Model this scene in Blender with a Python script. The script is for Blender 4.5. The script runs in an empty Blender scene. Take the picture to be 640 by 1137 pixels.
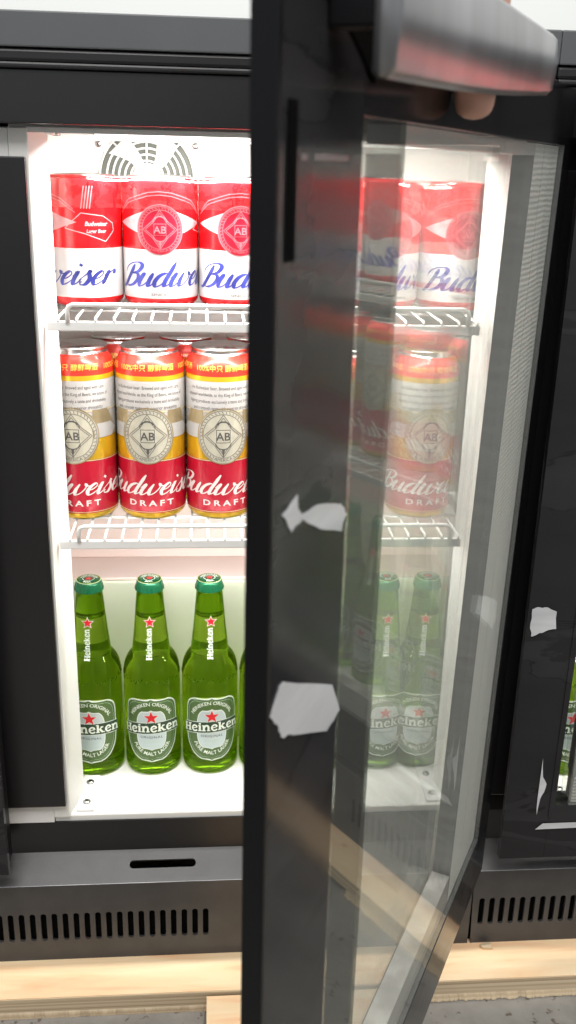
import bpy, math, random
from mathutils import Vector, Matrix, noise
sc = bpy.context.scene
random.seed(7)
PI = math.pi

# ------------------------------------------------------------------ camera
cam_d = bpy.data.cameras.new('camera')
cam = bpy.data.objects.new('camera', cam_d)
sc.collection.objects.link(cam)
cr = Vector((0.99675, -0.07688, 0.02393)); cu = Vector((0.00366, 0.3401, 0.94038)); cf = Vector((0.08043, 0.93724, -0.33928))
cam.matrix_world = Matrix(((cr.x, cu.x, -cf.x, 0.14533), (cr.y, cu.y, -cf.y, -0.85341), (cr.z, cu.z, -cf.z, 0.64148), (0, 0, 0, 1)))
cam_d.sensor_fit = 'VERTICAL'; cam_d.sensor_height = 36.0
cam_d.lens = 1079.47 / 1137 * 36
cam_d.clip_start = 0.02; cam_d.clip_end = 50
cam_d.dof.use_dof = True; cam_d.dof.focus_distance = 0.86; cam_d.dof.aperture_fstop = 13
sc.camera = cam

# ------------------------------------------------------------------ world and light
w = bpy.data.worlds.new('World'); sc.world = w; w.use_nodes = True
wn = w.node_tree; bg = wn.nodes['Background']
bg.inputs[0].default_value = (0.93, 0.97, 1.0, 1); bg.inputs[1].default_value = 0.62
def area(name, loc, target, sx, sy, power, col=(1, 1, 1)):
    l = bpy.data.lights.new(name, 'AREA'); l.shape = 'RECTANGLE'; l.size = sx; l.size_y = sy
    l.energy = power; l.color = col
    o = bpy.data.objects.new(name, l); sc.collection.objects.link(o); o.location = loc
    o.rotation_euler = (Vector(target) - Vector(loc)).to_track_quat('-Z', 'Y').to_euler()
    return o
area('ceiling_lamp', (0.2, -1.1, 2.1), (0.2, -0.1, 0.2), 1.4, 0.9, 50, (1, 0.98, 0.95))
rad0 = math.radians
LED = 5.3                                   # power of each fridge's own lamp
sc.view_settings.view_transform = 'Standard'
sc.view_settings.look = 'None'
sc.view_settings.exposure = 0.0
sc.view_settings.gamma = 1.0
sc.cycles.use_denoising = True
sc.cycles.max_bounces = 14; sc.cycles.transmission_bounces = 12; sc.cycles.transparent_max_bounces = 24
sc.cycles.glossy_bounces = 5; sc.cycles.diffuse_bounces = 4
sc.cycles.caustics_refractive = True; sc.cycles.caustics_reflective = False
sc.cycles.sample_clamp_indirect = 6

# ------------------------------------------------------------------ materials
M = {}
def mat(name, col, rough=0.5, metal=0.0, spec=0.5, coat=0.0, nscale=0, namt=0.0, bump=0.0, bscale=60, emit=None, stretch=(1, 1, 1)):
    m = bpy.data.materials.new(name); m.use_nodes = True; t = m.node_tree; b = t.nodes['Principled BSDF']
    b.inputs['Base Color'].default_value = (*col, 1); b.inputs['Roughness'].default_value = rough
    b.inputs['Metallic'].default_value = metal; b.inputs['Specular IOR Level'].default_value = spec
    b.inputs['Coat Weight'].default_value = coat; b.inputs['Coat Roughness'].default_value = 0.06
    tc = t.nodes.new('ShaderNodeTexCoord'); mp = t.nodes.new('ShaderNodeMapping'); mp.inputs['Scale'].default_value = stretch
    t.links.new(tc.outputs['Object'], mp.inputs['Vector'])
    if nscale:
        n = t.nodes.new('ShaderNodeTexNoise'); n.inputs['Scale'].default_value = nscale; n.inputs['Detail'].default_value = 6
        t.links.new(mp.outputs[0], n.inputs['Vector'])
        r = t.nodes.new('ShaderNodeValToRGB')
        r.color_ramp.elements[0].position = 0.3; r.color_ramp.elements[1].position = 0.7
        r.color_ramp.elements[0].color = (*[max(0, c * (1 - namt)) for c in col], 1)
        r.color_ramp.elements[1].color = (*[min(1, c * (1 + namt)) for c in col], 1)
        t.links.new(n.outputs['Fac'], r.inputs[0]); t.links.new(r.outputs[0], b.inputs['Base Color'])
    if bump:
        n2 = t.nodes.new('ShaderNodeTexNoise'); n2.inputs['Scale'].default_value = bscale; n2.inputs['Detail'].default_value = 4
        t.links.new(mp.outputs[0], n2.inputs['Vector'])
        bp = t.nodes.new('ShaderNodeBump'); bp.inputs['Strength'].default_value = bump; bp.inputs['Distance'].default_value = 0.002
        t.links.new(n2.outputs['Fac'], bp.inputs['Height']); t.links.new(bp.outputs[0], b.inputs['Normal'])
    if emit:
        b.inputs['Emission Color'].default_value = (*col, 1); b.inputs['Emission Strength'].default_value = emit
    M[name] = m
    return m
mat('white_plastic', (0.78, 0.77, 0.75), 0.32, nscale=9, namt=0.03)
mat('liner', (0.80, 0.79, 0.75), 0.38, nscale=7, namt=0.02)
mat('wire_white', (0.80, 0.79, 0.77), 0.3)
mat('black_paint', (0.048, 0.046, 0.046), 0.42, nscale=40, namt=0.15, bump=0.08, bscale=700)
mat('header_black', (0.010, 0.0095, 0.0105), 0.30, nscale=5, namt=0.2)
mat('header_grey', (0.075, 0.08, 0.085), 0.45, nscale=14, namt=0.06)
mat('void', (0.002, 0.002, 0.002), 0.9, spec=0.05)
mat('gloss_black', (0.007, 0.007, 0.008), 0.16, spec=0.3)
mat('rubber', (0.004, 0.004, 0.005), 0.4, spec=0.2)
mat('aluminium', (0.60, 0.59, 0.55), 0.38, metal=0.35, nscale=60, namt=0.08, bump=0.5, bscale=120, stretch=(0.25, 0.25, 1.8))
mat('dark_aluminium', (0.22, 0.22, 0.215), 0.4, metal=0.6, nscale=80, namt=0.15, stretch=(0.2, 0.2, 1.5))
mat('chrome', (0.26, 0.26, 0.27), 0.30, metal=0.7, nscale=9, namt=0.35, stretch=(2.2, 1, 0.25), bump=0.35, bscale=12)
mat('screw_steel', (0.55, 0.54, 0.52), 0.3, metal=1.0)
mat('painted_glint', (0.58, 0.585, 0.60), 0.25, nscale=30, namt=0.22, stretch=(0.3, 1, 1.5))  # pale tone for reflected light painted onto the door frames
mat('fan_dark', (0.09, 0.10, 0.08), 0.6)
mat('skin', (0.66, 0.36, 0.27), 0.5, nscale=50, namt=0.08)
mat('nail', (0.65, 0.38, 0.32), 0.25)
mat('wall_white', (0.82, 0.84, 0.82), 0.8)
mat('lamp_diffuser', (1.0, 0.98, 0.95), 0.5, emit=3.0)
mat('bounce_pink', (0.86, 0.70, 0.65), 0.6)  # pink bounce from the red cans, put into the colour
mat('bounce_green', (0.74, 0.76, 0.62), 0.5)  # green bounce from the bottles, painted into the hump
# cans
mat('can_silver', (0.72, 0.71, 0.70), 0.22, metal=1.0)
mat('ink_blue', (0.045, 0.055, 0.30), 0.28, metal=0.25, nscale=45, namt=0.6)
mat('ink_white', (0.80, 0.72, 0.69), 0.35)
mat('ink_grey', (0.09, 0.085, 0.08), 0.5)
mat('ink_band', (0.46, 0.44, 0.42), 0.35)
mat('ink_lightgrey', (0.20, 0.18, 0.15), 0.4)
mat('ink_gold', (0.85, 0.40, 0.06), 0.35, metal=0.2)
mat('ink_palegold', (0.66, 0.56, 0.36), 0.35, metal=0.3)
mat('ink_darkred', (0.30, 0.006, 0.020), 0.3, metal=0.1)
mat('ink_wedge', (0.72, 0.40, 0.41), 0.3, metal=0.2, nscale=50, namt=0.2)
mat('ink_medal', (0.62, 0.13, 0.15), 0.3, metal=0.2)
mat('ink_pink', (0.72, 0.34, 0.35), 0.3, metal=0.2)
mat('ink_red', (0.62, 0.012, 0.03), 0.3)
mat('cream', (0.52, 0.49, 0.39), 0.35, metal=0.15, nscale=90, namt=0.10)
mat('wing_gold', (0.36, 0.28, 0.16), 0.35, metal=0.4, nscale=60, namt=0.3, stretch=(1, 1, 0.4))
# bottle
mat('label_green', (0.065, 0.125, 0.028), 0.35)
mat('banner_green', (0.012, 0.045, 0.018), 0.35)
mat('label_silver', (0.52, 0.60, 0.60), 0.35, metal=0.25)
mat('label_white', (0.80, 0.86, 0.74), 0.4)
mat('label_palegreen', (0.42, 0.62, 0.42), 0.4)
mat('star_red', (0.66, 0.010, 0.018), 0.35)
mat('cap_green', (0.010, 0.13, 0.055), 0.25, metal=0.4)

def band_material(name, stops, rough=0.24, bump=0.0):
    """colour bands up the wall of a can: stops = [(z, colour, metallic)]"""
    m = bpy.data.materials.new(name); m.use_nodes = True; t = m.node_tree; b = t.nodes['Principled BSDF']
    tc = t.nodes.new('ShaderNodeTexCoord'); sp = t.nodes.new('ShaderNodeSeparateXYZ')
    t.links.new(tc.outputs['Object'], sp.inputs[0])
    mul = t.nodes.new('ShaderNodeMath'); mul.operation = 'MULTIPLY'; mul.inputs[1].default_value = 5.0
    t.links.new(sp.outputs['Z'], mul.inputs[0])
    for k, sock in ((1, 'Base Color'), (2, 'Metallic')):
        r = t.nodes.new('ShaderNodeValToRGB'); r.color_ramp.interpolation = 'CONSTANT'; e = r.color_ramp.elements
        while len(e) < len(stops): e.new(0.5)
        for el, s in zip(e, stops):
            el.position = s[0] * 5.0
            el.color = (*s[1], 1) if k == 1 else (s[2], s[2], s[2], 1)
        t.links.new(mul.outputs[0], r.inputs[0]); t.links.new(r.outputs[0], b.inputs[sock])
    b.inputs['Roughness'].default_value = rough
    b.inputs['Coat Weight'].default_value = 0.3; b.inputs['Coat Roughness'].default_value = 0.08
    M[name] = m
SIL = (0.70, 0.69, 0.68); RED = (0.72, 0.008, 0.012); GOLD = (0.78, 0.47, 0.025); DRED = (0.52, 0.008, 0.030); WH = (0.80, 0.77, 0.76)
band_material('short_can_skin', [(0, SIL, 1), (0.0022, RED, 0.25), (0.0095, WH, 0.1), (0.0525, RED, 0.25), (0.1148, SIL, 1)], 0.26)
band_material('tall_can_skin', [(0, SIL, 1), (0.0022, GOLD, 0.55), (0.0085, DRED, 0.15), (0.0625, GOLD, 0.55), (0.083, (0.46, 0.435, 0.41), 0.15),
                                (0.1385, GOLD, 0.55), (0.1435, (0.74, 0.035, 0.020), 0.2), (0.1618, SIL, 1)], 0.26)

def glass_mat(name, col, ior, rough=0.0):
    m = bpy.data.materials.new(name); m.use_nodes = True; t = m.node_tree; t.nodes.clear()
    o = t.nodes.new('ShaderNodeOutputMaterial'); g = t.nodes.new('ShaderNodeBsdfGlass')
    g.inputs['Color'].default_value = (*col, 1); g.inputs['IOR'].default_value = ior; g.inputs['Roughness'].default_value = rough
    tr = t.nodes.new('ShaderNodeBsdfTranslucent'); tr.inputs['Color'].default_value = (col[0] * .8, col[1] * .8, col[2] * .5, 1)
    mx = t.nodes.new('ShaderNodeMixShader'); mx.inputs[0].default_value = 0.10
    t.links.new(g.outputs[0], mx.inputs[1]); t.links.new(tr.outputs[0], mx.inputs[2]); t.links.new(mx.outputs[0], o.inputs[0])
    M[name] = m
glass_mat('bottle_glass', (0.72, 0.86, 0.29), 1.42, 0.02)

def pane_mat(name, tint, r0, rmax, power=3.0, rough=0.0, bump=0.0, diff=None):
    """clear sheet: see-through, mirror-like when seen along its face"""
    m = bpy.data.materials.new(name); m.use_nodes = True; t = m.node_tree; t.nodes.clear()
    o = t.nodes.new('ShaderNodeOutputMaterial')
    tr = t.nodes.new('ShaderNodeBsdfTransparent'); tr.inputs[0].default_value = (*tint, 1)
    gl = t.nodes.new('ShaderNodeBsdfGlossy'); gl.inputs['Roughness'].default_value = rough; gl.inputs[0].default_value = (0.97, 1, 0.97, 1)
    lw = t.nodes.new('ShaderNodeLayerWeight'); lw.inputs[0].default_value = 0.5
    pw = t.nodes.new('ShaderNodeMath'); pw.operation = 'POWER'; pw.inputs[1].default_value = power
    t.links.new(lw.outputs['Facing'], pw.inputs[0])
    mr = t.nodes.new('ShaderNodeMapRange'); mr.inputs['To Min'].default_value = r0; mr.inputs['To Max'].default_value = rmax
    t.links.new(pw.outputs[0], mr.inputs['Value'])
    base = tr
    if diff:
        d = t.nodes.new('ShaderNodeBsdfDiffuse'); d.inputs[0].default_value = (*diff[0], 1)
        m2 = t.nodes.new('ShaderNodeMixShader'); m2.inputs[0].default_value = diff[1]
        t.links.new(tr.outputs[0], m2.inputs[1]); t.links.new(d.outputs[0], m2.inputs[2]); base = m2
    mx = t.nodes.new('ShaderNodeMixShader')
    t.links.new(mr.outputs[0], mx.inputs[0]); t.links.new(base.outputs[0], mx.inputs[1]); t.links.new(gl.outputs[0], mx.inputs[2])
    t.links.new(mx.outputs[0], o.inputs[0])
    if bump:
        tc = t.nodes.new('ShaderNodeTexCoord'); n2 = t.nodes.new('ShaderNodeTexNoise'); n2.inputs['Scale'].default_value = bump[1]
        t.links.new(tc.outputs['Object'], n2.inputs['Vector'])
        bp = t.nodes.new('ShaderNodeBump'); bp.inputs['Strength'].default_value = bump[0]; bp.inputs['Distance'].default_value = 0.004
        t.links.new(n2.outputs['Fac'], bp.inputs['Height']); t.links.new(bp.outputs[0], gl.inputs['Normal'])
    M[name] = m
pane_mat('pane_glass', (0.985, 0.99, 0.98), 0.03, 0.33, 2.6, bump=(0.006, 4), diff=((0.88, 0.89, 0.86), 0.075))
pane_mat('tinted_strip', (0.66, 0.68, 0.66), 0.04, 0.42, 3.0, rough=0.02, diff=((0.16, 0.155, 0.15), 0.22))
pane_mat('shrink_film', (0.98, 0.97, 0.97), 0.12, 0.8, 1.6, rough=0.12, bump=(0.7, 55))

def frame_mat():
    """glossy black printed frame with faint marble veins and creases"""
    m = mat('door_black', (0.020, 0.020, 0.021), 0.10); t = m.node_tree; b = t.nodes['Principled BSDF']; b.inputs['IOR'].default_value = 1.2
    tc = t.nodes.new('ShaderNodeTexCoord'); mp = t.nodes.new('ShaderNodeMapping'); mp.inputs['Scale'].default_value = (1.4, 2, 4.5)
    t.links.new(tc.outputs['Object'], mp.inputs[0])
    n = t.nodes.new('ShaderNodeTexNoise'); n.inputs['Scale'].default_value = 3.0; n.inputs['Detail'].default_value = 8; n.inputs['Distortion'].default_value = 1.2
    t.links.new(mp.outputs[0], n.inputs['Vector'])
    r = t.nodes.new('ShaderNodeValToRGB'); e = r.color_ramp.elements
    e[0].position = 0.0; e[0].color = (0.015, 0.0145, 0.016, 1); e[1].position = 1; e[1].color = (0.021, 0.0205, 0.022, 1)
    for p, c in ((0.485, 0.026), (0.495, 0.016), (0.503, 0.030), (0.60, 0.034), (0.62, 0.024)):
        x = e.new(p); x.color = (c, c * 0.98, c * 1.02, 1)
    t.links.new(n.outputs['Fac'], r.inputs[0]); t.links.new(r.outputs[0], b.inputs['Base Color'])
    n2 = t.nodes.new('ShaderNodeTexNoise'); n2.inputs['Scale'].default_value = 5; n2.inputs['Detail'].default_value = 3
    t.links.new(mp.outputs[0], n2.inputs['Vector'])
    bp = t.nodes.new('ShaderNodeBump'); bp.inputs['Strength'].default_value = 0.12; bp.inputs['Distance'].default_value = 0.003
    t.links.new(n2.outputs['Fac'], bp.inputs['Height']); t.links.new(bp.outputs[0], b.inputs['Normal'])
frame_mat()

def ribbed(name, lo, hi):
    m = mat(name, hi, 0.4, metal=0.15); t = m.node_tree; b = t.nodes['Principled BSDF']
    tc = t.nodes.new('ShaderNodeTexCoord'); w = t.nodes.new('ShaderNodeTexWave'); w.bands_direction = 'Z'
    w.inputs['Scale'].default_value = 80; w.inputs['Distortion'].default_value = 2.5; w.inputs['Detail'].default_value = 2; w.inputs['Detail Scale'].default_value = 0.6
    t.links.new(tc.outputs['Object'], w.inputs['Vector'])
    r = t.nodes.new('ShaderNodeValToRGB'); r.color_ramp.elements[0].color = (*lo, 1); r.color_ramp.elements[1].color = (*hi, 1)
    t.links.new(w.outputs['Fac'], r.inputs[0]); t.links.new(r.outputs[0], b.inputs['Base Color'])
    bp = t.nodes.new('ShaderNodeBump'); bp.inputs['Strength'].default_value = 0.45; bp.inputs['Distance'].default_value = 0.001
    t.links.new(w.outputs['Fac'], bp.inputs['Height']); t.links.new(bp.outputs[0], b.inputs['Normal'])
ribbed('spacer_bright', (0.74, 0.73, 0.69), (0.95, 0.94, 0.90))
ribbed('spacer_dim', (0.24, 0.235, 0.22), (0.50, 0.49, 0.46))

def wood_mat(name, c0, c1, c2, ply=False):
    m = mat(name, c0, 0.55); t = m.node_tree; b = t.nodes['Principled BSDF']
    tc = t.nodes.new('ShaderNodeTexCoord'); mp = t.nodes.new('ShaderNodeMapping')
    mp.inputs['Scale'].default_value = (1.2, 9, 40) if not ply else (1, 1, 260)
    t.links.new(tc.outputs['Object'], mp.inputs[0])
    n = t.nodes.new('ShaderNodeTexNoise'); n.inputs['Scale'].default_value = 6 if not ply else 1.2; n.inputs['Detail'].default_value = 7; n.inputs['Distortion'].default_value = 0.8 if not ply else 0.1
    t.links.new(mp.outputs[0], n.inputs['Vector'])
    r = t.nodes.new('ShaderNodeValToRGB'); e = r.color_ramp.elements
    e[0].position = 0.30; e[0].color = (*c1, 1); e[1].position = 0.68; e[1].color = (*c2, 1); x = e.new(0.48); x.color = (*c0, 1)
    t.links.new(n.outputs['Fac'], r.inputs[0])
    # knots
    if not ply:
        v = t.nodes.new('ShaderNodeTexVoronoi'); v.inputs['Scale'].default_value = 7.5
        mp2 = t.nodes.new('ShaderNodeMapping'); mp2.inputs['Scale'].default_value = (1, 1.6, 1); mp2.inputs['Location'].default_value = (0.31, 0.12, 0)
        t.links.new(tc.outputs['Object'], mp2.inputs[0]); t.links.new(mp2.outputs[0], v.inputs['Vector'])
        k = t.nodes.new('ShaderNodeValToRGB'); ke = k.color_ramp.elements
        ke[0].position = 0.0; ke[0].color = (0.45, 0.30, 0.2, 1); ke[1].position = 0.055; ke[1].color = (1, 1, 1, 1)
        t.links.new(v.outputs['Distance'], k.inputs[0])
        mm = t.nodes.new('ShaderNodeMix'); mm.data_type = 'RGBA'; mm.blend_type = 'MULTIPLY'; mm.inputs[0].default_value = 1
        t.links.new(r.outputs[0], mm.inputs[6]); t.links.new(k.outputs[0], mm.inputs[7]); t.links.new(mm.outputs[2], b.inputs['Base Color'])
    else:
        t.links.new(r.outputs[0], b.inputs['Base Color'])
wood_mat('pine', (0.88, 0.63, 0.38), (0.84, 0.48, 0.27), (0.92, 0.72, 0.47))
wood_mat('ply_edge', (0.55, 0.42, 0.27), (0.34, 0.24, 0.15), (0.68, 0.55, 0.38), ply=True)

def concrete():
    m = mat('concrete', (0.2, 0.19, 0.18), 0.75); t = m.node_tree; b = t.nodes['Principled BSDF']
    tc = t.nodes.new('ShaderNodeTexCoord')
    n = t.nodes.new('ShaderNodeTexNoise'); n.inputs['Scale'].default_value = 14; n.inputs['Detail'].default_value = 10; n.inputs['Roughness'].default_value = 0.65
    t.links.new(tc.outputs['Object'], n.inputs['Vector'])
    r = t.nodes.new('ShaderNodeValToRGB'); e = r.color_ramp.elements
    e[0].position = 0.25; e[0].color = (0.15, 0.138, 0.122, 1); e[1].position = 0.75; e[1].color = (0.29, 0.275, 0.25, 1)
    t.links.new(n.outputs['Fac'], r.inputs[0])
    v = t.nodes.new('ShaderNodeTexNoise'); v.inputs['Scale'].default_value = 95; v.inputs['Detail'].default_value = 2
    t.links.new(tc.outputs['Object'], v.inputs['Vector'])
    k = t.nodes.new('ShaderNodeValToRGB'); ke = k.color_ramp.elements
    ke[0].position = 0.30; ke[0].color = (0.45, 0.38, 0.33, 1); ke[1].position = 0.36; ke[1].color = (1, 1, 1, 1)
    t.links.new(v.outputs['Fac'], k.inputs[0])
    mm = t.nodes.new('ShaderNodeMix'); mm.data_type = 'RGBA'; mm.blend_type = 'MULTIPLY'; mm.inputs[0].default_value = 1
    t.links.new(r.outputs[0], mm.inputs[6]); t.links.new(k.outputs[0], mm.inputs[7]); t.links.new(mm.outputs[2], b.inputs['Base Color'])
    bp = t.nodes.new('ShaderNodeBump'); bp.inputs['Strength'].default_value = 0.5; bp.inputs['Distance'].default_value = 0.002
    t.links.new(n.outputs['Fac'], bp.inputs['Height']); t.links.new(bp.outputs[0], b.inputs['Normal'])
concrete()

# ------------------------------------------------------------------ mesh helpers
class MB:
    def __init__(s): s.v = []; s.f = []; s.m = []; s.mats = []; s.sm = []
    def mi(s, name):
        if name not in s.mats: s.mats.append(name)
        return s.mats.index(name)
    def add(s, vs, fs, m, smooth=False):
        k = len(s.v); i = s.mi(m); s.v += [tuple(v) for v in vs]
        for f in fs: s.f.append(tuple(k + a for a in f)); s.m.append(i); s.sm.append(smooth)
    def box(s, x0, x1, y0, y1, z0, z1, m, bev=0.0):
        if bev <= 0:
            vs = [(x, y, z) for z in (z0, z1) for y in (y0, y1) for x in (x0, x1)]
            s.add(vs, [(0, 2, 3, 1), (4, 5, 7, 6), (0, 1, 5, 4), (2, 6, 7, 3), (0, 4, 6, 2), (1, 3, 7, 5)], m); return
        import bmesh
        bm = bmesh.new(); bmesh.ops.create_cube(bm, size=1)
        for v in bm.verts:
            v.co = ((x0 + x1) / 2 + v.co.x * (x1 - x0), (y0 + y1) / 2 + v.co.y * (y1 - y0), (z0 + z1) / 2 + v.co.z * (z1 - z0))
        bmesh.ops.bevel(bm, geom=bm.edges[:], offset=bev, segments=2, affect='EDGES', profile=0.6)
        bm.verts.index_update()
        s.add([v.co[:] for v in bm.verts], [tuple(v.index for v in f.verts) for f in bm.faces], m); bm.free()
    def prism(s, quad, y0, y1, m):
        """quad/polygon of (x,z), extruded y0..y1"""
        n = len(quad); vs = [(x, y0, z) for x, z in quad] + [(x, y1, z) for x, z in quad]
        fs = [tuple(range(n)), tuple(range(2 * n - 1, n - 1, -1))] + [(i, i + n, (i + 1) % n + n, (i + 1) % n) for i in range(n)]
        s.add(vs, fs, m)
    def lathe(s, prof, m, n=40, c=(0, 0), cap=True, mats=None):
        vs = []; fs = []
        for r, z in prof:
            for i in range(n):
                a = 2 * PI * i / n; vs.append((c[0] + r * math.sin(a), c[1] - r * math.cos(a), z))
        for j in range(len(prof) - 1):
            for i in range(n):
                i2 = (i + 1) % n; fs.append((j * n + i, j * n + i2, (j + 1) * n + i2, (j + 1) * n + i))
        if cap:
            fs.append(tuple(range(n - 1, -1, -1))); fs.append(tuple((len(prof) - 1) * n + i for i in range(n)))
        s.add(vs, fs, m, True)
    def tube(s, pts, r, m, n=8, radii=None):
        pts = [Vector(p) for p in pts]; vs = []; fs = []; up = None
        for i, p in enumerate(pts):
            t = (pts[min(i + 1, len(pts) - 1)] - pts[max(i - 1, 0)]).normalized()
            if up is None: up = t.orthogonal().normalized()
            up = (up - t * up.dot(t)).normalized(); q = t.cross(up); rr = radii[i] if radii else r
            for k in range(n):
                a = 2 * PI * k / n; vs.append(p + up * rr * math.cos(a) + q * rr * math.sin(a))
        for i in range(len(pts) - 1):
            for k in range(n):
                k2 = (k + 1) % n; fs.append((i * n + k, i * n + k2, (i + 1) * n + k2, (i + 1) * n + k))
        fs += [tuple(range(n - 1, -1, -1)), tuple((len(pts) - 1) * n + k for k in range(n))]
        s.add(vs, fs, m, True)
    def slotted(s, x0, x1, t0, t1, slots, fn, m, depth, dvec):
        """plate in (x,t) with stadium holes; slots=[(cx,ct,hx,ht)] ; each owns the cell between midpoints"""
        slots = sorted(slots); edges = [x0] + [(a[0] + b[0]) / 2 for a, b in zip(slots, slots[1:])] + [x1]
        d = Vector(dvec) * depth; N = 24
        for (cx, ct, hx, ht), a, b in zip(slots, edges, edges[1:]):
            hole = []; r = min(hx, ht)
            for k in range(N):
                an = 2 * PI * (k + 0.5) / N; ux, ut = math.cos(an), math.sin(an)
                ox = (hx - r) * (1 if ux > 0 else -1); ot = (ht - r) * (1 if ut > 0 else -1)
                hole.append((cx + ox + r * ux, ct + ot + r * ut))
            outer = []
            for (hxx, htt) in hole:
                dx, dt = hxx - cx, htt - ct
                k = min(((b - cx) if dx > 0 else (cx - a)) / max(abs(dx), 1e-9), ((t1 - ct) if dt > 0 else (ct - t0)) / max(abs(dt), 1e-9))
                outer.append((cx + dx * k, ct + dt * k))
            # corners: snap in extra corner vertices
            vs = [fn(*p) for p in outer] + [fn(*p) for p in hole] + [tuple(Vector(fn(*p)) + d) for p in hole]
            fs = []
            corners = [(b, t1), (a, t1), (a, t0), (b, t0)]
            for k in range(N):
                k2 = (k + 1) % N; fs.append((k, k2, N + k2, N + k)); fs.append((N + k, N + k2, 2 * N + k2, 2 * N + k))
                p, q = outer[k], outer[k2]
                if abs(p[0] - q[0]) > 1e-7 and abs(p[1] - q[1]) > 1e-7:
                    cn = min(corners, key=lambda c: math.hypot(c[0] - (p[0] + q[0]) / 2, c[1] - (p[1] + q[1]) / 2))
                    vs.append(fn(*cn)); fs.append((k, len(vs) - 1, k2))
            s.add(vs, fs, m)
    def build(s, name, parent=None, loc=(0, 0, 0), recalc=False):
        me = bpy.data.meshes.new(name); me.from_pydata(s.v, [], s.f)
        for m in s.mats: me.materials.append(M[m])
        me.polygons.foreach_set('material_index', s.m); me.polygons.foreach_set('use_smooth', s.sm); me.update()
        if recalc:
            import bmesh
            bm = bmesh.new(); bm.from_mesh(me); bmesh.ops.recalc_face_normals(bm, faces=bm.faces[:]); bm.to_mesh(me); bm.free()
        o = bpy.data.objects.new(name, me); sc.collection.objects.link(o); o.location = loc
        if parent: o.parent = parent
        return o
def tag(o, label=None, cat=None, group=None, kind=None):
    for k, v in (('label', label), ('category', cat), ('group', group), ('kind', kind)):
        if v: o[k] = v
    return o
def empty(name, loc=(0, 0, 0), rz=0, label=None, cat=None, group=None):
    o = bpy.data.objects.new(name, None); sc.collection.objects.link(o); o.location = loc; o.rotation_euler = (0, 0, rz)
    o.empty_display_size = 0.02
    return tag(o, label, cat, group)
KIDS = {}
def copy_tree(o, parent=None):
    c = o.copy(); sc.collection.objects.link(c)
    if parent: c.parent = parent
    for ch in [x for x in bpy.data.objects if x.parent == o]: copy_tree(ch, c)
    return c

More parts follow.
